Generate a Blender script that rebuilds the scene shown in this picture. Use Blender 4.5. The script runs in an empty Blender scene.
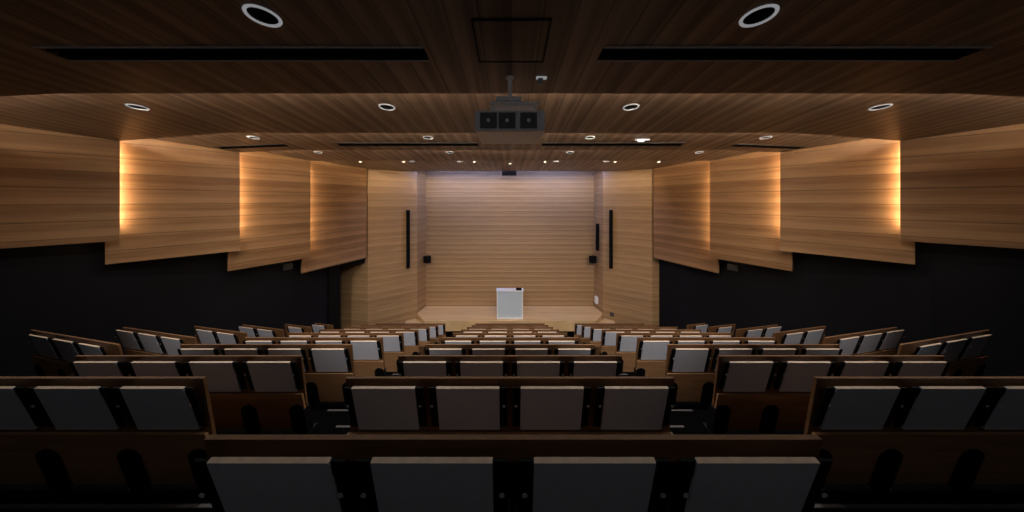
import bpy, bmesh, math, random
from mathutils import Vector, Matrix

random.seed(7)
scn = bpy.context.scene
COL = scn.collection
CZ = 5.02                      # camera height above the floor in front of the stage
D = 0.893                      # row pitch
SP = 0.55                      # seat pitch
def zrow(n): return D * (n + 0.07)
def tab_h(n): return CZ - (0.5234 + 0.3416 * n)          # tablet top edge of row n
def flr(n): return CZ - (1.705 + 0.3416 * n)             # floor in front of row n (n = 0 is the rear platform)
STEP = 0.3416
EDGE = 0.50                    # platform edge lies this far beyond the tablet line

# ------------------------------------------------------------------ materials
def new_mat(name):
    m = bpy.data.materials.new(name); m.use_nodes = True
    nt = m.node_tree
    b = nt.nodes['Principled BSDF']
    return m, nt, b

def plain(name, col, rough=0.5, metal=0.0, spec=0.5, vary=0.12, scale=30.0):
    m, nt, b = new_mat(name)
    b.inputs['Roughness'].default_value = rough
    b.inputs['Metallic'].default_value = metal
    b.inputs['Specular IOR Level'].default_value = spec
    tc = nt.nodes.new('ShaderNodeTexCoord')
    n = nt.nodes.new('ShaderNodeTexNoise'); n.inputs['Scale'].default_value = scale; n.inputs['Detail'].default_value = 3
    nt.links.new(tc.outputs['Object'], n.inputs['Vector'])
    r = nt.nodes.new('ShaderNodeValToRGB')
    r.color_ramp.elements[0].position = 0.3; r.color_ramp.elements[1].position = 0.7
    r.color_ramp.elements[0].color = (*[c * (1 - vary) for c in col], 1)
    r.color_ramp.elements[1].color = (*[min(1, c * (1 + vary)) for c in col], 1)
    nt.links.new(n.outputs['Fac'], r.inputs['Fac'])
    nt.links.new(r.outputs['Color'], b.inputs['Base Color'])
    return m

def emit(name, col, strength):
    m, nt, b = new_mat(name)
    b.inputs['Base Color'].default_value = (0.8, 0.8, 0.8, 1)
    b.inputs['Emission Color'].default_value = (*col, 1)
    b.inputs["Emission Strength"].default_value = strength
    return m

def wood(name, dark, light, across, plank, groove=0.035, gdark=0.45, along=1.2, fine=26.0, rough=0.45, spec=0.3, coords='world', pvar=0.25, bandvar=0.5):
    """veneer boards: 'across' is the axis the boards are stacked along (0, 1, 2); grain runs at right angles to it."""
    m, nt, b = new_mat(name)
    N, L = nt.nodes, nt.links
    b.inputs['Roughness'].default_value = rough
    b.inputs['Specular IOR Level'].default_value = spec
    if coords == 'world':
        g = N.new('ShaderNodeNewGeometry'); vec = g.outputs['Position']
    else:
        g = N.new('ShaderNodeTexCoord'); vec = g.outputs['Object']
    sep = N.new('ShaderNodeSeparateXYZ'); L.new(vec, sep.inputs[0])
    a = sep.outputs[across]
    def math_(op, x, y=None):
        k = N.new('ShaderNodeMath'); k.operation = op
        for i, v in enumerate((x, y)):
            if v is None: continue
            if isinstance(v, (int, float)): k.inputs[i].default_value = v
            else: L.new(v, k.inputs[i])
        return k.outputs[0]
    q = math_('DIVIDE', a, plank)
    idx = math_('FLOOR', q)
    fr = math_('FRACT', q)
    wn = N.new('ShaderNodeTexWhiteNoise'); wn.noise_dimensions = '1D'; L.new(idx, wn.inputs['W'])
    # grain noise, stretched along the boards
    scl = N.new('ShaderNodeVectorMath'); scl.operation = 'MULTIPLY'
    s = [along, along, along]; s[across] = fine
    scl.inputs[1].default_value = s
    L.new(vec, scl.inputs[0])
    off = N.new('ShaderNodeVectorMath'); off.operation = 'ADD'
    cmb = N.new('ShaderNodeCombineXYZ'); sh = math_('MULTIPLY', wn.outputs['Value'], 37.0)
    L.new(sh, cmb.inputs[0]); L.new(sh, cmb.inputs[1])
    L.new(scl.outputs[0], off.inputs[0]); L.new(cmb.outputs[0], off.inputs[1])
    nz = N.new('ShaderNodeTexNoise'); nz.inputs['Scale'].default_value = 1.0; nz.inputs['Detail'].default_value = 4; nz.inputs['Roughness'].default_value = 0.6
    L.new(off.outputs[0], nz.inputs['Vector'])
    # soft broad band inside each board
    sn = math_('MULTIPLY', math_('SINE', math_('MULTIPLY', fr, 6.2832)), bandvar * 0.22)
    f = math_('ADD', math_('MULTIPLY', nz.outputs['Fac'], 1.1), sn)
    f = math_('ADD', f, math_('MULTIPLY', math_('SUBTRACT', wn.outputs['Value'], 0.5), pvar))
    r = N.new('ShaderNodeValToRGB')
    r.color_ramp.elements[0].position = 0.25; r.color_ramp.elements[1].position = 0.85
    r.color_ramp.elements[0].color = (*dark, 1); r.color_ramp.elements[1].color = (*light, 1)
    L.new(f, r.inputs['Fac'])
    gl = math_('LESS_THAN', fr, groove)
    mx = N.new('ShaderNodeMix'); mx.data_type = 'RGBA'; mx.blend_type = 'MULTIPLY'
    L.new(gl, mx.inputs['Factor'])
    L.new(r.outputs['Color'], mx.inputs[6]); mx.inputs[7].default_value = (gdark, gdark, gdark, 1)
    L.new(mx.outputs[2], b.inputs['Base Color'])
    bp = N.new('ShaderNodeBump'); bp.inputs['Strength'].default_value = 0.15; bp.inputs['Distance'].default_value = 0.004
    L.new(math_('SUBTRACT', nz.outputs['Fac'], gl), bp.inputs['Height']); L.new(bp.outputs[0], b.inputs['Normal'])
    return m

M = {}
M['panel'] = wood('oak_panel_veneer', (0.24, 0.125, 0.052), (0.40, 0.23, 0.105), 2, 0.29, groove=0.055, gdark=0.55, fine=20, pvar=0.3, bandvar=0.9)
M['splay'] = wood('oak_side_wall_veneer', (0.31, 0.185, 0.085), (0.46, 0.29, 0.14), 2, 0.25, groove=0.06, gdark=0.65, fine=20)
M['stage_wall'] = wood('oak_stage_wall_slats', (0.30, 0.185, 0.088), (0.43, 0.275, 0.138), 2, 0.205, groove=0.09, gdark=0.55, bandvar=0.9)
M['ceil'] = wood('ceiling_veneer', (0.17, 0.112, 0.080), (0.40, 0.285, 0.205), 0, 0.22, groove=0.07, gdark=0.55, along=0.8, fine=14, pvar=0.25, bandvar=0.7)
M['stage'] = wood('stage_boards', (0.54, 0.35, 0.165), (0.80, 0.565, 0.30), 1, 0.12, groove=0.03)
M['bench'] = wood('bench_veneer', (0.12, 0.055, 0.022), (0.21, 0.10, 0.040), 2, 0.9, groove=0.0, coords='object', along=2.0, fine=30)
M['lower'] = wood('bench_veneer_lightened', (0.24, 0.125, 0.056), (0.39, 0.21, 0.095), 2, 0.9, groove=0.0, coords='object', along=2.0, fine=30)  # bench wood in a lighter copy, making up for weak light on the lower panel
M['rail'] = plain('rail_edge_ply', (0.16, 0.085, 0.040), 0.7, spec=0.15)
M['seat'] = wood('seat_shell_veneer', (0.16, 0.062, 0.022), (0.27, 0.115, 0.045), 2, 0.9, groove=0.0, coords='object', along=2.0, fine=24)
M['tablet'] = plain('tablet_grey_laminate', (0.54, 0.55, 0.60), 0.24, spec=0.6, vary=0.04)
M['tabedge'] = plain('tablet_beech_edge', (0.62, 0.48, 0.34), 0.5)
M['black'] = plain('black_steel', (0.004, 0.004, 0.0045), 0.6, spec=0.12)
M['screw'] = plain('zinc_screw', (0.55, 0.55, 0.55), 0.4)
M['blackwall'] = plain('black_wall_cloth', (0.0075, 0.0075, 0.0088), 0.8, spec=0.15, scale=3)
M['floor'] = plain('dark_floor_covering', (0.0030, 0.0029, 0.0031), 1.0, spec=0.0)
M['nosing'] = plain('stair_nosing_aluminium', (0.07, 0.068, 0.064), 0.55)
M['white'] = plain('white_enamel', (0.86, 0.86, 0.86), 0.4)
M['lectern'] = plain('lectern_white_laminate', (0.56, 0.64, 0.70), 0.4, vary=0.03)
M['alu'] = plain('brushed_aluminium', (0.42, 0.42, 0.43), 0.35, metal=0.8)
M['grey'] = plain('grey_plastic', (0.30, 0.30, 0.31), 0.45)
M['dgrey'] = plain('dark_grille', (0.045, 0.045, 0.048), 0.5)
M['fan'] = plain('fan_guard_grey', (0.12, 0.12, 0.125), 0.5)
M['case'] = plain('grey_casing', (0.72, 0.72, 0.73), 0.4)
M['sign'] = plain('dull_grey_plate', (0.05, 0.05, 0.053), 0.5)
M['footrail'] = plain('floor_rail_metal', (0.10, 0.096, 0.09), 0.6)
M['dead'] = plain('dark_cavity', (0.004, 0.004, 0.004), 0.8, spec=0.1)
M['led'] = emit('warm_led', (1.0, 0.73, 0.46), 30.0)
M['cove'] = emit('ceiling_cove_led', (1.0, 0.80, 0.60), 52.0)
M['cove2'] = emit('ceiling_cove_led_strong', (1.0, 0.80, 0.60), 95.0)
M['bluecove'] = emit('cool_stage_cove_led', (0.30, 0.42, 1.0), 66.0)
M['ring'] = emit('white_ring_added_glow', (0.92, 0.95, 1.0), 0.17)  # faint glow put into the white trim in place of light falling on it
M['lamp'] = emit('white_lit_lamp', (0.95, 0.97, 1.0), 0.5)
M['spot'] = emit('spot_lens', (1.0, 0.86, 0.66), 6.0)

# ------------------------------------------------------------------ mesh helpers
def link(name, bm, mats, parent=None, smooth=False):
    bmesh.ops.recalc_face_normals(bm, faces=bm.faces)
    me = bpy.data.meshes.new(name); bm.to_mesh(me); bm.free()
    for m in (mats if isinstance(mats, (list, tuple)) else [mats]): me.materials.append(m)
    if smooth:
        for p in me.polygons: p.use_smooth = True
    o = bpy.data.objects.new(name, me); COL.objects.link(o)
    if parent is not None: o.parent = parent
    return o
def tag(o, label, cat, group=None):
    o['label'] = label; o['category'] = cat
    if group: o['group'] = group
    return o
def empty(name, loc, label, cat, group=None, rz=0.0):
    o = bpy.data.objects.new(name, None); COL.objects.link(o); o.empty_display_size = 0.1
    o.location = loc; o.rotation_euler = (0, 0, rz)
    return tag(o, label, cat, group)
def struct(name, bm, mats, label=None):
    o = link(name, bm, mats); o['kind'] = 'structure'
    if label: o['label'] = label
    return o
def box(bm, x0, x1, y0, y1, z0, z1, mi=0, bev=0.0):
    vs = [bm.verts.new((x, y, z)) for x in (x0, x1) for y in (y0, y1) for z in (z0, z1)]
    idx = [(0, 1, 3, 2), (4, 6, 7, 5), (0, 4, 5, 1), (2, 3, 7, 6), (0, 2, 6, 4), (1, 5, 7, 3)]
    fs = [bm.faces.new([vs[i] for i in t]) for t in idx]
    for f in fs: f.material_index = mi
    if bev:
        es = list({e for f in fs for e in f.edges})
        r = bmesh.ops.bevel(bm, geom=es, offset=bev, segments=2, affect='EDGES', profile=0.7)
        for f in r['faces']: f.material_index = mi
    return fs
def prism(bm, poly, z0, z1, mi=0):
    """poly in plan; z0 and z1 numbers or functions of (x, y)"""
    f0 = z0 if callable(z0) else (lambda x, y: z0)
    f1 = z1 if callable(z1) else (lambda x, y: z1)
    a = [bm.verts.new((x, y, f0(x, y))) for x, y in poly]
    b = [bm.verts.new((x, y, f1(x, y))) for x, y in poly]
    fs = [bm.faces.new(a), bm.faces.new(b)]
    n = len(poly)
    for i in range(n):
        fs.append(bm.faces.new((a[i], a[(i + 1) % n], b[(i + 1) % n], b[i])))
    for f in fs: f.material_index = mi
    return fs
def hexa(bm, pts, mi=0):
    """8 points: bottom 4, top 4"""
    v = [bm.verts.new(p) for p in pts]
    fs = [bm.faces.new([v[i] for i in t]) for t in ((0, 1, 2, 3), (4, 5, 6, 7), (0, 1, 5, 4), (1, 2, 6, 5), (2, 3, 7, 6), (3, 0, 4, 7))]
    for f in fs: f.material_index = mi
    return fs
def cyl(bm, c, r, h, axis='Z', seg=20, mi=0, r2=None):
    mat = Matrix.Translation(c)
    if axis == 'X': mat = mat @ Matrix.Rotation(math.pi / 2, 4, 'Y')
    if axis == 'Y': mat = mat @ Matrix.Rotation(math.pi / 2, 4, 'X')
    r_ = bmesh.ops.create_cone(bm, cap_ends=True, segments=seg, radius1=r, radius2=r if r2 is None else r2, depth=h, matrix=mat)
    for v in r_['verts']:
        for f in v.link_faces: f.material_index = mi
def lathe(bm, prof, seg=32, mi=0):
    rings = []
    for r, z in prof:
        rings.append([bm.verts.new((r * math.cos(2 * math.pi * k / seg), r * math.sin(2 * math.pi * k / seg), z)) for k in range(seg)])
    for a, b in zip(rings, rings[1:]):
        for k in range(seg):
            f = bm.faces.new((a[k], a[(k + 1) % seg], b[(k + 1) % seg], b[k])); f.material_index = mi
def mirror_poly(p, s): return [(x * s, y) for x, y in p]

# ------------------------------------------------------------------ floor, steps, stage
bm = bmesh.new()
prev = -1.3
for n in range(0, 11):
    y1 = zrow(n + 1) + EDGE if n < 10 else 14.0
    box(bm, -12.4, 12.4, prev, y1, -0.4 if n > 5 else flr(n) - 2.2, flr(n))
    prev = y1
struct('floor', bm, M['floor'], 'dark terraced floor stepping down to the stage')

bm = bmesh.new(); bn = bmesh.new()
AISLES = [(-2.07, -1.12, -1.70, -1.12), (1.12, 2.07, 1.12, 1.70), (-5.04, -4.31, -5.04, -4.31), (4.31, 5.04, 4.31, 5.04)]
for n in range(1, 11):
    for (a, b, c, d) in AISLES:
        y0 = zrow(n) + EDGE
        hh = flr(n) + STEP / 2
        box(bm, c, d, y0, y0 + D / 2, flr(n), hh)
        box(bn, c, d, y0 + D / 2 - 0.020, y0 + D / 2 + .003, hh - 0.012, hh + 0.004)
        box(bn, a, b, y0 - 0.020, y0 + .003, flr(n - 1) - 0.012, flr(n - 1) + 0.004)
struct('floor.001', bm, M['floor'], 'dark aisle steps between the seat blocks')
struct('trim_1', bn, M['nosing'], 'thin metal nosings on the aisle steps')

SF = CZ - 4.63                                               # stage floor level
root = empty('stage_platform', (0, 11.6, 0), 'low stage platform with pale wooden boards under the wood end wall', 'stage')
bm = bmesh.new()
prism(bm, [(-3.29, 10.9 - 11.6), (3.29, 10.9 - 11.6), (3.795, .07), (3.665, .845), (-3.665, .845), (-3.795, .07)], 0.0, SF)
link('stage_deck', bm, M['stage'], root)
for s in (-1, 1):
    bm = bmesh.new()
    prism(bm, mirror_poly([(-3.32, -.62), (-4.08, -.62), (-4.16, -.21), (-3.85, .03), (-3.80, .0)], s), 0.0, SF * 0.5)
    o = link('stage_step', bm, M['stage'], root)

# ------------------------------------------------------------------ walls
def wallstrip(name, pts, z0, z1, th, mat, label):
    bm = bmesh.new()
    outer = []
    for i, p in enumerate(pts):
        a = Vector(pts[max(0, i - 1)]); b = Vector(pts[min(len(pts) - 1, i + 1)])
        d = (b - a).normalized(); nrm = Vector((-d.y, d.x))
        outer.append(tuple(Vector(p) + nrm * th))
    for i in range(len(pts) - 1):
        prism(bm, [pts[i], pts[i + 1], outer[i + 1], outer[i]], z0, z1)
    bmesh.ops.remove_doubles(bm, verts=bm.verts, dist=1e-4)
    return struct(name, bm, mat, label)
TOPZ = CZ + 1.75
BW = [(-12.2, -1.3), (-11.0, 1.0), (-8.95, 3.4), (-7.68, 5.2), (-6.86, 6.65), (-6.27, 8.2), (-5.98, 9.33)]
BWR = [(12.2, -1.3), (11.0, 1.0), (8.95, 3.4), (7.68, 5.2), (6.86, 6.65), (6.27, 8.2), (5.74, 9.6), (5.56, 10.62)]
wallstrip('wall_left', BW, -0.4, TOPZ, 0.12, M['blackwall'], 'black lower wall on the left under the lit wooden panels')
wallstrip('wall_right', BWR, -0.4, TOPZ, -0.12, M['blackwall'], 'black lower wall on the right under the lit wooden panels')
# splayed wooden walls either side of the stage, returning into the stage recess
wallstrip('wall_front_left', [(-6.55, 10.79), (-5.27, 10.57), (-3.81, 11.68), (-3.67, 12.45)], -0.4, TOPZ, 0.1, M['splay'], 'splayed wooden wall left of the stage')
wallstrip('wall_front_right', [(5.56, 10.62), (5.27, 10.57), (3.81, 11.68), (3.67, 12.45)], -0.4, TOPZ, -0.1, M['splay'], 'splayed wooden wall right of the stage')
bm = bmesh.new(); box(bm, -3.9, 3.9, 12.45, 12.6, -0.4, TOPZ)
struct('wall_front', bm, M['stage_wall'], 'wooden end wall behind the stage with fine horizontal boards')
bm = bmesh.new(); box(bm, -12.4, 12.4, -1.5, -1.3, 2.0, TOPZ)
struct('wall_rear', bm, M['blackwall'], 'dark wall behind the last row')
# exit doorway on the left between black wall and splayed wall
bm = bmesh.new()
def along(p, q, t): return (p[0] + (q[0] - p[0]) * t, p[1] + (q[1] - p[1]) * t)
A_, B_ = (-5.98, 9.33), (-5.86, 10.12)
P4_ = [(-6.02, 9.32), (-5.90, 9.32), (-5.83, 9.78), (-5.97, 9.78)]
hexa(bm, [(x, y, 0) for x, y in P4_] + [(x, y, 2.95) for x, y in P4_])
hexa(bm, [(x, y, z) for z in (2.70, 2.88) for x, y in ((-5.97, 9.78), (-5.83, 9.78), (-5.38, 10.55), (-5.52, 10.58))])
struct('door_1', bm, M['black'], 'black frame of the exit opening at the front left')
bm = bmesh.new(); prism(bm, [(-6.0, 9.4), (-6.1, 10.5), (-6.4, 10.4), (-6.2, 9.4)], 2.9, TOPZ)
struct('wall_left.001', bm, M['blackwall'], 'black wall above the exit opening')

# ------------------------------------------------------------------ tall sawtooth wall panels with light strips behind their far edges
TH = 0.055
SL = 0.10
LIP = [3.05, 4.85, 6.50, 8.22]
LIPE = [3.44, 5.28, 6.70, 8.27]
XE =   [8.6, 7.23, 6.35, 5.79]
def under(t):
    if t < 4: return lambda x, y: CZ + 1.14 + SL * (LIP[t] - y)
    return lambda x, y: CZ + 1.14 + 0.03 * max(0.0, 11.2 - y)
PAN = [  # near (x, y), far (x, y), bottom height (relative), strip bottom
    ((-10.1, 1.40), (-8.47, 3.43), -0.35, -0.10),
    ((-8.70, 3.44), (-7.23, 5.28), -0.755, -0.50),
    ((-7.46, 5.25), (-6.35, 6.70), -1.19, -0.80),
    ((-6.61, 6.68), (-5.79, 8.27), -1.67, -1.40),
    ((-6.02, 8.25), (-5.275, 10.48), -2.125, None)]
order = ['nearest the camera', 'first', 'second', 'third', 'fourth']
for s in (-1, 1):
    side = 'left' if s < 0 else 'right'
    for k, (a, b, hb, sb) in enumerate(PAN):
        a = Vector(a); b = Vector(b)
        d = (b - a).normalized(); out = Vector((-d.y, d.x))
        bot = CZ + hb; top = CZ + 1.5
        extra = ['hung at the side of the camera', 'largest in view with its near end cut by the picture edge',
                 'with a glowing upright near edge, second in from the picture edge', 'with a glowing upright near edge, third in from the picture edge',
                 'smallest of its wall, touching the splayed stage wall'][k]
        root = empty('acoustic_panel', (a.x * -s, a.y, bot), f'wooden {side} wall panel {extra}', 'wall panel', f'{side} wall panels')
        bm = bmesh.new()
        def W(v): return (v.x * -s - a.x * -s, v.y - a.y)
        ut = under(k)
        prism(bm, [W(a), W(b), W(b + out * 0.05), W(a + out * 0.05)], 0.0, lambda x, y: ut(x, y + a.y) - 0.003 - bot)
        link('panel_board', bm, M['panel'], root)
        # light strip on the back
        if sb is not None:
            p = b - d * 0.05 + out * 0.06; q = b - d * 0.02 + out * 0.06
            bm = bmesh.new()
            prism(bm, [W(p), W(q), W(q + out * 0.025), W(p + out * 0.025)], CZ + sb - bot, CZ + 1.07 - bot)
            o = link('light_strip', bm, M['led'], root); o['label'] = 'glowing warm light strip'

# ------------------------------------------------------------------ ceiling tiers (each slopes down towards the stage and ends in a lip)
CUTS = [[] for _ in range(5)]        # cutters per tier: bmesh builders
def tilt(t): return -math.atan(SL if t < 4 else 0.03)
def tier_poly(t):
    e = 0.35
    if t < 4:
        front = [(-12.3, LIPE[t] - (12.3 - XE[t]) * 0.2), (-XE[t], LIPE[t]), (-4.82, LIP[t]), (4.82, LIP[t]), (XE[t], LIPE[t]), (12.3, LIPE[t] - (12.3 - XE[t]) * 0.2)]
    else:
        front = [(-6.6, 11.2), (6.6, 11.2)]
    if t == 0:
        back = [(12.3, -1.3), (-12.3, -1.3)]
    else:
        u = t - 1
        back = [(12.3, LIPE[u] - (12.3 - XE[u]) * 0.2 - e), (XE[u], LIPE[u] - e), (4.82, LIP[u] - e), (-4.82, LIP[u] - e), (-XE[u], LIPE[u] - e), (-12.3, LIPE[u] - (12.3 - XE[u]) * 0.2 - e)]
        if t == 4: back = [(6.6, LIP[3] - e), (-6.6, LIP[3] - e)]
    return front + back

DL = []    # downlights: tier, x, y, radius
for x in (-1.68, 1.69): DL.append((0, x, 1.938, 0.105))
for x in (-4.98, -1.645, 1.618, 4.95): DL.append((1, x, 3.812, 0.105))
for x in (-5.05, -1.61, 1.57, 5.03): DL.append((2, x, 5.606, 0.10))
for x in (-4.94, -1.556, 1.543, 4.87): DL.append((3, x, 7.33, 0.10))
for x in (-3.07, -1.57, 1.44, 3.02): DL.append((4, x, 8.93, 0.095))
SLOT = [   # tier, points along the slot (centre line), width
    (0, (-3.79, 2.36), (-0.69, 2.36), 0.20), (0, (0.745, 2.36), (3.83, 2.36), 0.20),
    (2, (-3.68, 6.05), (-0.68, 6.05), 0.20), (2, (0.68, 6.05), (3.68, 6.05), 0.20),
    (2, (-6.48, 6.32), (-4.80, 6.10), 0.16), (2, (4.80, 6.10), (6.48, 6.32), 0.16)]
HATCH = (0, -0.27, 0.29, 1.96, 2.47)

for t in range(5):
    bm = bmesh.new()
    u = under(t)
    prism(bm, tier_poly(t), u, lambda x, y, u=u: u(x, y) + TH)
    bmesh.ops.triangulate(bm, faces=[f for f in bm.faces if len(f.verts) > 4])
    o = struct('ceiling' if t == 0 else f'ceiling.{t:03d}', bm, M['ceil'], ['nearest and darkest sloped wooden ceiling tier', 'second wooden ceiling tier from the camera', 'third wooden ceiling tier from the camera', 'fourth wooden ceiling tier from the camera', 'last wooden ceiling tier before the stage'][t])
    cb = bmesh.new()
    for (tt, x, y, r) in DL:
        if tt == t: cyl(cb, (x, y, u(x, y)), r * 0.80, 0.24, seg=32)
    for (tt, p, q, w) in SLOT:
        if tt != t: continue
        d = (Vector(q) - Vector(p)).normalized(); n = Vector((-d.y, d.x)) * w / 2
        poly = [tuple(Vector(v) + k * n) for v, k in ((p, -1), (q, -1), (q, 1), (p, 1))]
        prism(cb, poly, lambda x, y, u=u: u(x, y) - 0.05, lambda x, y, u=u: u(x, y) + 0.10)
    if len(cb.verts):
        bmesh.ops.recalc_face_normals(cb, faces=cb.faces)
        me = bpy.data.meshes.new('cut'); cb.to_mesh(me)
        co = bpy.data.objects.new('cut', me); COL.objects.link(co)
        md = o.modifiers.new('b', 'BOOLEAN'); md.operation = 'DIFFERENCE'; md.object = co; md.solver = 'EXACT'
        bpy.context.view_layer.update()
        dg = bpy.context.evaluated_depsgraph_get()
        nm = bpy.data.meshes.new_from_object(o.evaluated_get(dg))
        o.modifiers.clear(); o.data = nm
        bpy.data.objects.remove(co); bpy.data.meshes.remove(me)
    cb.free()
# void closure above the tiers
bm = bmesh.new(); box(bm, -12.4, 12.4, -1.5, 12.6, TOPZ, TOPZ + 0.1)
struct('ceiling.005', bm, M['blackwall'], 'black slab above the ceiling tiers')
# warm strips lying in the gap over each lip
for t in range(4):
    bm = bmesh.new()
    zz = CZ + 1.14 + TH + 0.012
    box(bm, -4.75, 4.75, LIP[t] - 0.13, LIP[t] - 0.10, zz, zz + 0.02)
    for sg in (-1, 1):
        dx, dy = XE[t] - 4.82, LIPE[t] - LIP[t]
        p0 = (4.80, LIP[t] - 0.12); p1 = (XE[t] - 0.25, LIPE[t] - 0.12 - 0.25 * dy / dx)
        zb = CZ + 1.14 - SL * dy + TH
        prism(bm, mirror_poly([p0, p1, (p1[0], p1[1] - .03), (p0[0], p0[1] - .03)], sg), zz, zz + 0.02)
    o = link('cove_light_strip', bm, M['cove'] if t == 0 else M['cove2'])
    tag(o, ['warm light strip lying above the lip of the nearest ceiling tier', 'warm light strip lying above the lip of the second ceiling tier', 'warm light strip lying above the lip of the third ceiling tier', 'warm light strip lying above the lip of the fourth ceiling tier'][t], 'light strip', 'ceiling cove strips')
# cool strips over the stage recess
for s in (-1, 1):
    bm = bmesh.new(); x0, x1 = sorted((0.24 * s, 3.42 * s))
    box(bm, x0, x1, 11.24, 11.31, CZ + 1.215, CZ + 1.24)
    o = link('cove_light_strip', bm, M['bluecove'])
    tag(o, f'cool white light strip over the {"left" if s < 0 else "right"} half of the stage wall', 'light strip', 'stage cove strips')

# ------------------------------------------------------------------ downlights
def place_name(x):
    return {True: 'outer left', False: 'outer right'}[x < 0] if abs(x) > 2.5 else ('inner left' if x < 0 else 'inner right')
TN = ['nearest', 'second', 'third', 'fourth', 'last']
def make_downlight(r):
    ring = bmesh.new()
    lathe(ring, [(r * 0.80, 0.010), (r * 0.80, -0.004), (r * 0.86, -0.010), (r * 0.97, -0.008), (r, -0.001), (r, 0.002)], 40)
    cup = bmesh.new()
    lathe(cup, [(r * 0.79, 0.002), (r * 0.70, 0.05), (r * 0.45, 0.085), (r * 0.43, 0.095), (0.0001, 0.095)], 32)
    return ring, cup
ringmesh = {}
for (t, x, y, r) in DL:
    u = under(t)
    root = empty('downlight', (x, y, u(x, y)), f'round white ringed ceiling downlight, {place_name(x)} on the {TN[t]} ceiling tier', 'downlight', 'recessed downlights')
    root.rotation_euler = (tilt(t), 0, 0)
    ring, cup = make_downlight(r)
    link('trim_ring', ring, M['ring'], root, True)
    link('reflector', cup, M['dgrey'], root, True)
    if t == 0:
        bm = bmesh.new()
        cyl(bm, (0, 0, 0.0), 0.046, 0.075, seg=28); 
        bmesh.ops.rotate(bm, verts=bm.verts, cent=(0, 0, 0), matrix=Matrix.Rotation(math.radians(52), 3, 'X'))
        bmesh.ops.translate(bm, verts=bm.verts, vec=(0, -0.008, 0.028))
        link('lamp_head', bm, M['dead'], root)

# ------------------------------------------------------------------ slot diffusers and hatch
for i, (t, p, q, w) in enumerate(SLOT):
    u = under(t)
    c = ((p[0] + q[0]) / 2, (p[1] + q[1]) / 2)
    wh = ['left of the hatch, on the nearest ceiling tier', 'right of the hatch, on the nearest ceiling tier', 'left of the projector, on the third ceiling tier', 'right of the projector, on the third ceiling tier', 'set askew at the left end of the third ceiling tier', 'set askew at the right end of the third ceiling tier'][i]
    root = empty('slot_diffuser', (c[0], c[1], u(*c)), f'long black slot diffuser {wh}', 'air diffuser', 'ceiling slot diffusers')
    root.rotation_euler = (tilt(t), 0, 0)
    d = Vector((q[0] - p[0], q[1] - p[1])); Lh = d.length / 2; ang = math.atan2(d.y, d.x)
    ca = Matrix.Rotation(ang, 3, 'Z')
    def rb(bm, *a, **k):
        fs = box(bm, *a, **k)
    for nm, y0, y1, z0, z1, mt in (('edge_rail', -w / 2 - 0.001, -w / 2 + 0.014, -0.010, 0.05, 'grey' if t == 0 else 'sign'), ('edge_rail', w / 2 - 0.012, w / 2 + 0.001, -0.006, 0.05, 'grey' if t == 0 else 'dead'),
                                   ('blade', -0.035, -0.030, 0.0, 0.06, 'dead'), ('blade', 0.030, 0.035, 0.0, 0.06, 'dead'), ('backing', -w / 2 + 0.012, w / 2 - 0.012, 0.075, 0.09, 'dead')):
        bm = bmesh.new(); box(bm, -Lh + 0.004, Lh - 0.004, y0, y1, z0, z1)
        bmesh.ops.rotate(bm, verts=bm.verts, cent=(0, 0, 0), matrix=ca)
        o = link(nm, bm, M[mt], root)
u = under(0)
cx, cy = (HATCH[1] + HATCH[2]) / 2, (HATCH[3] + HATCH[4]) / 2
root = empty('access_hatch', (cx, cy, u(cx, cy)), 'square wooden ceiling hatch with a thin dark frame behind the projector', 'hatch')
root.rotation_euler = (tilt(0), 0, 0)
hx, hy = (HATCH[2] - HATCH[1]) / 2, (HATCH[4] - HATCH[3]) / 2
bm = bmesh.new()
for a in ((-hx, hx, -hy, -hy + .012), (-hx, hx, hy - .012, hy), (-hx, -hx + .012, -hy + .012, hy - .012), (hx - .012, hx, -hy + .012, hy - .012)):
    box(bm, *a, -0.008, 0.0)
link('hatch_frame', bm, M['black'], root)
bm = bmesh.new(); box(bm, -hx + .018, hx - .018, -hy + .018, hy - .018, -0.005, 0.0)
link('hatch_door', bm, M['ceil'], root)

# ------------------------------------------------------------------ projector on its pole
py, pz = 2.45, CZ + 0.593
root = empty('projector', (0.0, 2.72, pz), 'large grey projector hung on a pole from the nearest ceiling tier', 'projector')
bm = bmesh.new()
box(bm, -0.30, 0.30, -0.27, 0.30, 0.0, 0.178, bev=0.012)
link('casing', bm, M['case'], root)
for i, x in enumerate((-0.185, -0.025, 0.16)):
    bm = bmesh.new()
    box(bm, x - 0.072, x + 0.072, -0.277, -0.268, 0.022, 0.158, mi=0)
    # guard rings and hub of the cooling fan
    for rr in (0.062, 0.047, 0.032):
        n = 28
        for k in range(n):
            a0, a1 = 2 * math.pi * k / n, 2 * math.pi * (k + 1) / n
            pts = []
            for (rad, yy) in ((rr - .002, -0.281), (rr + .002, -0.281), (rr + .002, -0.276), (rr - .002, -0.276)):
                pts.append((rad, yy))
            v0 = [bm.verts.new((x + r_ * math.cos(a0), y_, 0.09 + r_ * math.sin(a0))) for r_, y_ in pts]
            v1 = [bm.verts.new((x + r_ * math.cos(a1), y_, 0.09 + r_ * math.sin(a1))) for r_, y_ in pts]
            for j in range(4): bm.faces.new((v0[j], v0[(j + 1) % 4], v1[(j + 1) % 4], v1[j])).material_index = 0
    cyl(bm, (x, -0.280, 0.09), 0.016, 0.008, 'Y', 20, 1)
    link('fan_grille', bm, [M['fan'], M['white']], root)
bm = bmesh.new()
cyl(bm, (0.0, 0.335, 0.09), 0.055, 0.08, 'Y', 28)
link('lens', bm, M['dgrey'], root, False)
bm = bmesh.new()
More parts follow.
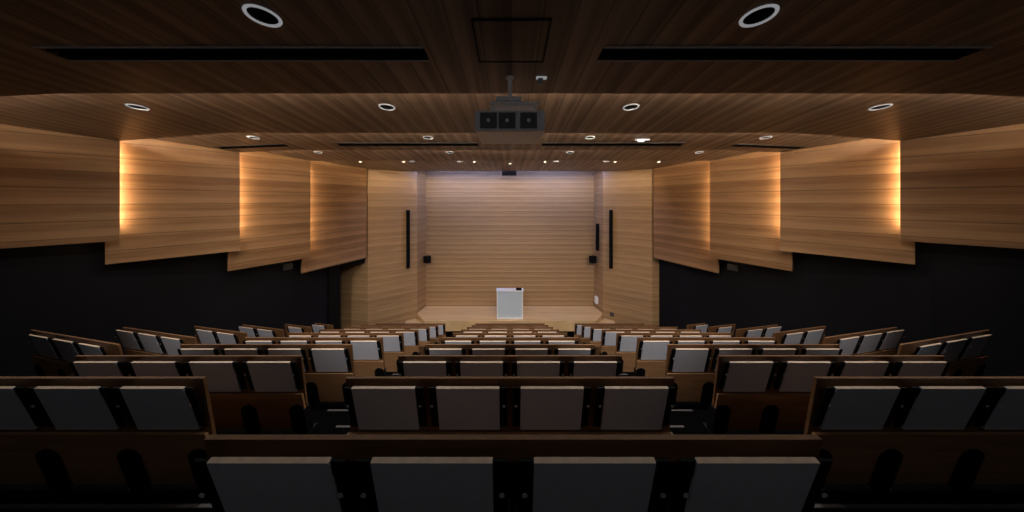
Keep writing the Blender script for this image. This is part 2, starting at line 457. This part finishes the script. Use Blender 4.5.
box(bm, -0.185, 0.26, -0.16, 0.16, 0.272, 0.290)
for x in (-0.16, 0.22):
    for y in (-0.12, 0.12): cyl(bm, (x, y, 0.225), 0.012, 0.10, seg=12)
link('mount_plate', bm, M['white'], root)
bm = bmesh.new()
box(bm, -0.125, 0.105, -0.10, 0.10, 0.325, 0.360)
box(bm, -0.05, 0.05, -0.05, 0.05, 0.290, 0.325)
link('mount_bracket', bm, M['white'], root)
uz = under(0)(0, 2.72) - pz
bm = bmesh.new()
cyl(bm, (0.0, 0, (0.360 + uz) / 2), 0.021, uz - 0.360, seg=24)
cyl(bm, (0.0, 0, uz - 0.008), 0.038, 0.016, seg=28)
cyl(bm, (0.0, 0, 0.377), 0.032, 0.034, seg=24)
link('pole', bm, M['white'], root)

# small ceiling fittings
def ceiling_fitting(x, y, t, label, w, h, mat2):
    root = empty('emergency_light', (x, y, under(t)(x, y)), label, 'ceiling fitting')
    root.rotation_euler = (tilt(t), 0, 0)
    bm = bmesh.new(); box(bm, -w, w, -0.016, 0.016, -0.018, 0.0, bev=0.004); link('base_plate', bm, mat2[0], root)
    bm = bmesh.new(); box(bm, -w * 0.7, w * 0.25, -0.02, 0.02, -h, -0.018, bev=0.004); link('lamp_head', bm, mat2[1], root)
ceiling_fitting(0.30, 2.72, 0, 'small white ceiling fitting beside the projector pole', 0.050, 0.075, (M['ring'], M['grey']))  # base plate takes the ring's added glow to look brighter
ceiling_fitting(2.66, 5.72, 2, 'small white box light on the third ceiling tier right of the projector', 0.14, 0.05, (M['lamp'], M['lamp']))

# stage spotlights on the last tier
SPOTS = [(-4.70, 8.95), (-3.34, 8.95), (-1.12, 8.95), (0.0, 9.3), (1.10, 8.95), (3.30, 8.95), (4.67, 8.95)]
SPN = ['at the far left of the last ceiling tier', 'second from left on the last ceiling tier', 'just left of centre on the last ceiling tier', 'in the middle of the last ceiling tier, nearest the stage', 'just right of centre on the last ceiling tier', 'second from right on the last ceiling tier', 'at the far right of the last ceiling tier']
for (x, y), nm in zip(SPOTS, SPN):
    z = under(4)(x, y)
    root = empty('spotlight', (x, y, z), f'tiny bright round spotlight {nm}', 'spotlight', 'stage spotlights')
    bm = bmesh.new(); lathe(bm, [(0.055, 0.0), (0.055, -0.012), (0.040, -0.016), (0.036, -0.008), (0.036, 0.0)], 28); link('bezel', bm, M['white'], root, True)
    bm = bmesh.new(); cyl(bm, (0, 0, -0.010), 0.035, 0.012, seg=24, r2=0.030); o = link('lens', bm, M['spot'], root); o['label'] = 'glowing lens'

# ------------------------------------------------------------------ lectern and stage fittings
root = empty('lectern', (-0.004, 11.2, SF), 'white box lectern standing in the middle of the stage', 'lectern')
bm = bmesh.new(); box(bm, -0.47, 0.47, -0.11, 0.14, 0.0, 1.06, bev=0.008); link('body', bm, M['lectern'], root)
bm = bmesh.new()
for a in ((-0.51, -0.47, 0.0, 1.07), (0.47, 0.51, 0.0, 1.07), (-0.47, 0.47, 0.0, 0.05)): box(bm, a[0], a[1], -0.13, 0.16, a[2], a[3], bev=0.006)
link('frame', bm, M['white'], root)
bm = bmesh.new(); box(bm, -0.53, 0.53, -0.15, 0.18, 1.07, 1.115, bev=0.008); link('top', bm, M['white'], root)
o = bmesh.new(); box(o, -0.11, 0.11, -0.05, 0.07, 0.0, 0.055, bev=0.006); box(o, -0.10, 0.10, -0.02, 0.04, 0.055, 0.085, bev=0.004)
o = link('control_box', o, M['black']); o.location = (0.345, 11.12, SF + 1.115); tag(o, 'small black box lying on top of the lectern', 'control box')

def column_speaker(x0, y0, z0, z1, rz, label, w=0.062):
    root = empty('column_speaker', (x0, y0, z0), label, 'speaker', None, rz)
    bm = bmesh.new(); box(bm, -w, w, -0.13, -0.03, 0.0, z1 - z0, bev=0.012); link('cabinet', bm, M['black'], root)
    bm = bmesh.new(); box(bm, -w * 0.8, w * 0.8, -0.138, -0.13, 0.05, z1 - z0 - 0.05, bev=0.003); link('front_grille', bm, M['dead'], root)
    for zz in (0.25, z1 - z0 - 0.25):
        bm = bmesh.new(); box(bm, -0.03, 0.03, -0.03, 0.0, zz - 0.04, zz + 0.04); link('wall_bracket', bm, M['grey'], root)
# on the splayed walls
def splay(x): return 11.68 - (abs(x) - 3.81) * (1.11 / 1.46)
xs = 4.12
column_speaker(-xs, splay(xs), CZ - 2.72, CZ - 0.40, math.atan2(1.11, 1.46), 'tall thin black column speaker on the splayed wall left of the stage')
column_speaker(4.09, splay(4.09), CZ - 2.73, CZ - 0.40, -math.atan2(1.11, 1.46), 'tall thin black column speaker on the splayed wall right of the stage')
column_speaker(3.755, 12.0, CZ - 2.12, CZ - 1.0, -math.pi / 2 + 0.18, 'short black column speaker on the stage recess return at right', 0.06)
for s in (-1, 1):
    root = empty('box_speaker', (3.63 * s, 12.2, CZ - 2.66), f'small black box speaker on a bracket low in the {"left" if s < 0 else "right"} stage corner', 'speaker', None)
    bm = bmesh.new(); box(bm, -0.11, 0.11, -0.12, 0.10, 0.0, 0.29, bev=0.012)
    bmesh.ops.rotate(bm, verts=bm.verts, cent=(0, 0, 0.15), matrix=Matrix.Rotation(0.5 * s, 3, 'Z')); bmesh.ops.translate(bm, verts=bm.verts, vec=(-0.12 * s, -0.1, 0)); link('cabinet', bm, M['black'], root)
    bm = bmesh.new(); box(bm, *(sorted((-0.02 * s, 0.07 * s))), -0.07, 0.02, 0.03, 0.27); link('bracket', bm, M['alu'], root)
bm = bmesh.new(); box(bm, -0.06, 0.06, -0.12, 0.12, 0.0, 0.28, bev=0.03)
o = link('wall_box', bm, M['white']); o.location = (3.66, 12.1, CZ - 4.38); tag(o, 'small white rounded box low on the stage recess wall at right', 'wall box')
bm = bmesh.new(); box(bm, -0.08, 0.08, -0.02, 0.0, 0, 0.16, bev=0.006); cyl(bm, (0, -0.022, 0.08), 0.035, 0.01, 'Y', 16)
o = link('wall_socket', bm, M['dgrey']); o.location = (4.1, splay(4.1) - 0.001, CZ - 4.68); o.rotation_euler = (0, 0, -math.atan2(1.11, 1.46)); tag(o, 'small dark socket low on the splayed wall right of the stage', 'socket')
bm = bmesh.new(); box(bm, -0.29, 0.29, -0.12, 0.12, 0.0, 0.22, bev=0.01); box(bm, -0.03, 0.03, -0.03, 0.03, 0.22, 0.42)
o = link('ceiling_box', bm, M['black']); o.location = (-0.03, 11.42, CZ + 0.98); tag(o, 'small black box under the ceiling edge at the middle of the stage wall', 'ceiling box')
for s, xx, yy, zz in ((-1, -6.29, 8.06, CZ - 1.895), (1, 6.29, 8.06, CZ - 1.91)):
    d = Vector((-6.86 + 6.27, 6.65 - 8.2)) if True else None
    bm = bmesh.new(); box(bm, -0.02, 0.02, -0.13, 0.13, -0.08, 0.08, bev=0.005); box(bm, *(sorted((-s * 0.02, -s * 0.028))), -0.10, 0.10, -0.055, 0.055)
    o = link('wall_sign', bm, M['sign']); o.location = (xx, yy, zz); o.rotation_euler = (0, 0, s * math.atan2(0.59, 1.55) * 1.0)
    tag(o, f'small grey plate high on the black {"left" if s < 0 else "right"} wall under the panels', 'wall plate')

# ------------------------------------------------------------------ seating rows
RE = 0.275                                   # recline of the back board
BR = 0.15                                    # the board itself leans less
def board_y(z): return 0.058 + BR * (0.853 - z)
def mesh_of(name, bm, mats, smooth=False):
    bmesh.ops.recalc_face_normals(bm, faces=bm.faces)
    me = bpy.data.meshes.new(name); bm.to_mesh(me); bm.free()
    for m in mats: me.materials.append(m)
    return me
# writing tablet (folded flat against the back board)
nrm = Vector((0, 1, RE)).normalized(); down = Vector((0, RE, -1)).normalized()
TZ = 0.822
bm = bmesh.new()
tw, thh, tt = 0.205, 0.354, 0.019
pts = []
for (s_, n_) in ((0, 0), (thh, 0), (thh, tt), (0, tt)):
    pts.append(Vector((0, 0, TZ)) + down * s_ + nrm * n_)
a = [bm.verts.new((-tw, p.y, p.z)) for p in pts]; b = [bm.verts.new((tw, p.y, p.z)) for p in pts]
fs = [bm.faces.new(a), bm.faces.new(b)]
for i in range(4): fs.append(bm.faces.new((a[i], a[(i + 1) % 4], b[(i + 1) % 4], b[i])))
for f in fs: f.material_index = 1
for i_ in (0, 1, 2, 4): fs[i_].material_index = 0
ME_TAB = mesh_of('writing_tablet', bm, [M['tablet'], M['tabedge']])
# hinge arm, black steel with a zinc screw
bm = bmesh.new()
def obox(bm, x0, x1, s0, s1, n0, n1, mi=0):
    P = []
    for s_, n_ in ((s0, n0), (s1, n0), (s1, n1), (s0, n1)): P.append(Vector((0, 0, TZ)) + down * s_ + nrm * n_)
    hexa(bm, [(x0, p.y, p.z) for p in P] + [(x1, p.y, p.z) for p in P], mi)
obox(bm, 0.208, 0.256, 0.004, 0.335, 0.008, 0.018)
obox(bm, 0.206, 0.250, 0.02, 0.075, 0.006, 0.02)
c = Vector((0.236, 0, 0.74)) + down * 0.045 + nrm * 0.0045
r_ = bmesh.ops.create_cone(bm, cap_ends=True, segments=14, radius1=0.010, radius2=0.008, depth=0.004, matrix=Matrix.Translation(c) @ nrm.to_track_quat('Z', 'Y').to_matrix().to_4x4())
for v in r_['verts']:
    for f in v.link_faces: f.material_index = 1
bm2 = bm.copy()
ME_ARM_R = mesh_of('hinge_arm', bm, [M['black'], M['screw']])
bmesh.ops.scale(bm2, vec=(-1, 1, 1), verts=bm2.verts)
ME_ARM_L = mesh_of('hinge_arm', bm2, [M['black'], M['screw']])
# pedestal: black upright with a rounded top in front of the lower panel
PZ = 0.468
def low_y(z): return 0.070 + 0.22 * (PZ - z)
bm = bmesh.new()
prof = [(-0.055, 0.0), (0.055, 0.0), (0.074, 0.06)] + [(0.074 * math.cos(a_), 0.275 + 0.074 * math.sin(a_)) for a_ in [math.pi * k / 10 for k in range(11)]] + [(-0.074, 0.06)]
fa = [bm.verts.new((x, low_y(z) - 0.014, z)) for x, z in prof]; fb = [bm.verts.new((x, low_y(z) + 0.075, z)) for x, z in prof]
bm.faces.new(fa); bm.faces.new(fb)
for i in range(len(prof)): bm.faces.new((fa[i], fa[(i + 1) % len(prof)], fb[(i + 1) % len(prof)], fb[i]))
box(bm, -0.075, 0.075, 0.12, 0.30, 0.0, 0.012)
ME_PED = mesh_of('pedestal', bm, [M['black']])
LOW = {}
def low_mesh(x0, x1):
    k = (round(x0, 3), round(x1, 3))
    if k in LOW: return LOW[k]
    bm = bmesh.new(); zt, zb, th = PZ, 0.045, 0.022
    hexa(bm, [(x0, low_y(zb), zb), (x1, low_y(zb), zb), (x1, low_y(zb) + th, zb), (x0, low_y(zb) + th, zb),
              (x0, low_y(zt), zt), (x1, low_y(zt), zt), (x1, low_y(zt) + th, zt), (x0, low_y(zt) + th, zt)], 0)
    LOW[k] = mesh_of('lower_panel', bm, [M['lower']])
    return LOW[k]
BOARD = {}
def board_mesh(x0, x1):
    k = (round(x0, 3), round(x1, 3))
    if k in BOARD: return BOARD[k]
    bm = bmesh.new()
    zt, zb, th = 0.853, 0.30, 0.022
    hexa(bm, [(x0, board_y(zb), zb), (x1, board_y(zb), zb), (x1, board_y(zb) + th, zb), (x0, board_y(zb) + th, zb),
              (x0, board_y(zt), zt), (x1, board_y(zt), zt), (x1, board_y(zt) + th, zt), (x0, board_y(zt) + th, zt)], 0)
    for f in bm.faces:
        f.normal_update()
        if abs(f.calc_center_median().z - zt) < 1e-4: f.material_index = 1
    BOARD[k] = mesh_of('back_board', bm, [M['bench'], M['rail']])
    return BOARD[k]
FOOT = {}
def foot_mesh(x0, x1):
    k = (round(x0, 3), round(x1, 3))
    if k in FOOT: return FOOT[k]
    bm = bmesh.new(); box(bm, x0, x1, -0.03, 0.0, 0.0, 0.018, bev=0.004)
    FOOT[k] = mesh_of('floor_rail', bm, [M['nosing']])
    return FOOT[k]
def child(name, me, parent, loc=(0, 0, 0)):
    o = bpy.data.objects.new(name, me); COL.objects.link(o); o.parent = parent; o.location = loc
    return o
def seating_row(x, y, z, rz, xs, x0, x1, label, group, peds):
    root = empty('seating_row', (x, y, z), label, 'seating row', group, rz)
    child('back_board', board_mesh(x0, x1), root)
    child('lower_panel', low_mesh(x0, x1), root)
    for k in xs:
        t = child('writing_tablet', ME_TAB, root, (k, 0, 0))
        child('hinge_arm', ME_ARM_L, t); child('hinge_arm', ME_ARM_R, t)
    for k in peds: child('pedestal', ME_PED, root, (k, 0, 0))
    return root
ORD = ['', 'first', 'second', 'third', 'fourth', 'fifth', 'sixth', 'seventh', 'eighth', 'ninth', 'tenth']
for n in range(1, 11):
    z = tab_h(n) - 0.84
    xs = [(-1.5 + i) * SP for i in range(4)]
    tail = {1: 'the closest to the camera', 10: 'the last before the stage'}.get(n, f'{ORD[n]} from the camera')
    seating_row(0.011 if n == 1 else 0.0, zrow(n), z, 0, xs, -1.1, 1.1, f'wooden row with four folded tablets in the middle block, {tail}', 'middle block rows', [-1.03, -SP, 0, SP, 1.03])
for s in (-1, 1):
    side = 'left' if s < 0 else 'right'
    for n in range(2, 11):
        z = tab_h(n) - 0.84
        sp = 0.557
        xs = [(-1.5 + i) * sp for i in range(4)]
        tail = {2: 'nearest the camera', 10: 'the last before the stage'}.get(n, f'{ORD[n - 1]} from the camera')
        seating_row(3.165 * s, zrow(n), z, 0, xs, -1.11, 1.11, f'wooden tablet row in the {side} block, {tail}', f'{side} block rows', [-1.04, -sp, 0, sp, 1.04])
    for n, cnt, Lr in ((4, 3, 1.89), (5, 3, 1.72), (6, 2, 1.36), (7, 2, 1.19), (8, 1, 0.84), (9, 1, 0.63)):
        z = tab_h(n) - 0.84
        xs = [s * (0.25 + 0.205 + i * SP) for i in range(cnt)]
        tail = {4: 'nearest and longest there', 9: 'farthest and shortest there'}.get(n, f'{ORD[n - 3]} from the camera')
        x0, x1 = sorted((0.0, s * Lr))
        word = {1: 'one tablet', 2: 'two tablets', 3: 'three tablets'}[cnt]
        seating_row(5.09 * s, zrow(n), z, s * math.radians(12.8), xs, x0, x1, f'angled row with {word} by the black {side} wall, {tail}', f'{side} wing rows', [s * 0.12] + [s * (0.455 + SP * (i + 0.5)) for i in range(cnt - 1)] + [s * (Lr - 0.06)])

# thin floor rails under the nearest side rows
for s in (-1, 1):
    bm = bmesh.new(); x0, x1 = sorted((1.95 * s, 4.3 * s))
    box(bm, x0, x1, zrow(2) + 0.035, zrow(2) + 0.06, flr(1), flr(1) + 0.014, bev=0.003)
    o = link('floor_rail', bm, M['footrail']); tag(o, f'thin metal floor rail below the nearest {"left" if s < 0 else "right"} block row', 'floor rail')

# ------------------------------------------------------------------ lamps
def spot(x, y, z, power, col, size=120, blend=0.8, target=None, rad=0.05):
    l = bpy.data.lights.new('lamp', 'SPOT'); l.energy = power; l.color = col; l.spot_size = math.radians(size); l.spot_blend = blend; l.shadow_soft_size = rad
    o = bpy.data.objects.new('lamp', l); COL.objects.link(o); o.location = (x, y, z)
    if target: o.rotation_euler = (Vector(target) - Vector((x, y, z))).to_track_quat('-Z', 'Y').to_euler()
    return o
WARM = (1.0, 0.80, 0.56)
NEUT = (1.0, 0.95, 0.93)
COOL = (0.93, 0.95, 1.0)
DP = {1: 95.0, 2: 65.0, 3: 25.0, 4: 8.0}
for (t, x, y, r) in DL:
    z = under(t)(x, y) - 0.02
    if t == 0:                                    # tilted forwards over the lower rows
        spot(x, y + 0.045, z - 0.012, 450.0, NEUT, 66, 0.7, (x, y + 5.2, z - 3.9), 0.02)
    else:
        spot(x, y, z, DP[t], NEUT, 170, 1.0, rad=0.012)
for x in (-5.0, 5.0):                             # outer pair of the nearest grid row, beside the picture
    spot(x, 1.985, under(0)(x, 1.94) - 0.03, 300.0, NEUT, 58, 0.8, (x * 0.90, 7.1, under(0)(x, 1.94) - 4.2), 0.02)
for x in (-5.0, -1.67, 1.67, 5.0):                # added fill lamps behind the camera, without fittings
    l = bpy.data.lights.new('lamp', 'POINT'); l.energy = 6.0; l.color = COOL; l.shadow_soft_size = 0.05
    o = bpy.data.objects.new('lamp', l); COL.objects.link(o); o.location = (x, -0.95, under(0)(x, -0.95) - 0.22)
for (x, y) in SPOTS:
    z = under(4)(x, y) - 0.03
    if abs(x) > 2: spot(x, y, z, 30.0, WARM, 84, 1.0, (math.copysign(4.6, x), 11.1, CZ - 0.3), 0.03)
    else: spot(x, y, z, 38.0, WARM, 76, 1.0, (x, 12.4, CZ - 1.1), 0.03)

scn.world = bpy.data.worlds.new('dark'); scn.world.use_nodes = True
scn.world.node_tree.nodes['Background'].inputs[0].default_value = (0, 0, 0, 1)

# ------------------------------------------------------------------ camera
cam = bpy.data.cameras.new('camera'); co = bpy.data.objects.new('camera', cam); COL.objects.link(co)
co.location = (0, 0, CZ); co.rotation_euler = (math.pi / 2, 0, 0)
cam.sensor_fit = 'HORIZONTAL'; cam.sensor_width = 36.0
cam.lens = 285.0 / 1024.0 * 36.0
cam.shift_x = 2.0 / 1024.0
cam.shift_y = -56.0 / 1024.0
cam.clip_start = 0.02; cam.clip_end = 100
scn.camera = co
vs = scn.view_settings
vs.view_transform = 'Standard'; vs.look = 'None'; vs.gamma = 1.0; vs.use_curve_mapping = False
vs.exposure = 0.36
scn.cycles.max_bounces = 10; scn.cycles.diffuse_bounces = 6
scn.cycles.sample_clamp_indirect = 4.0
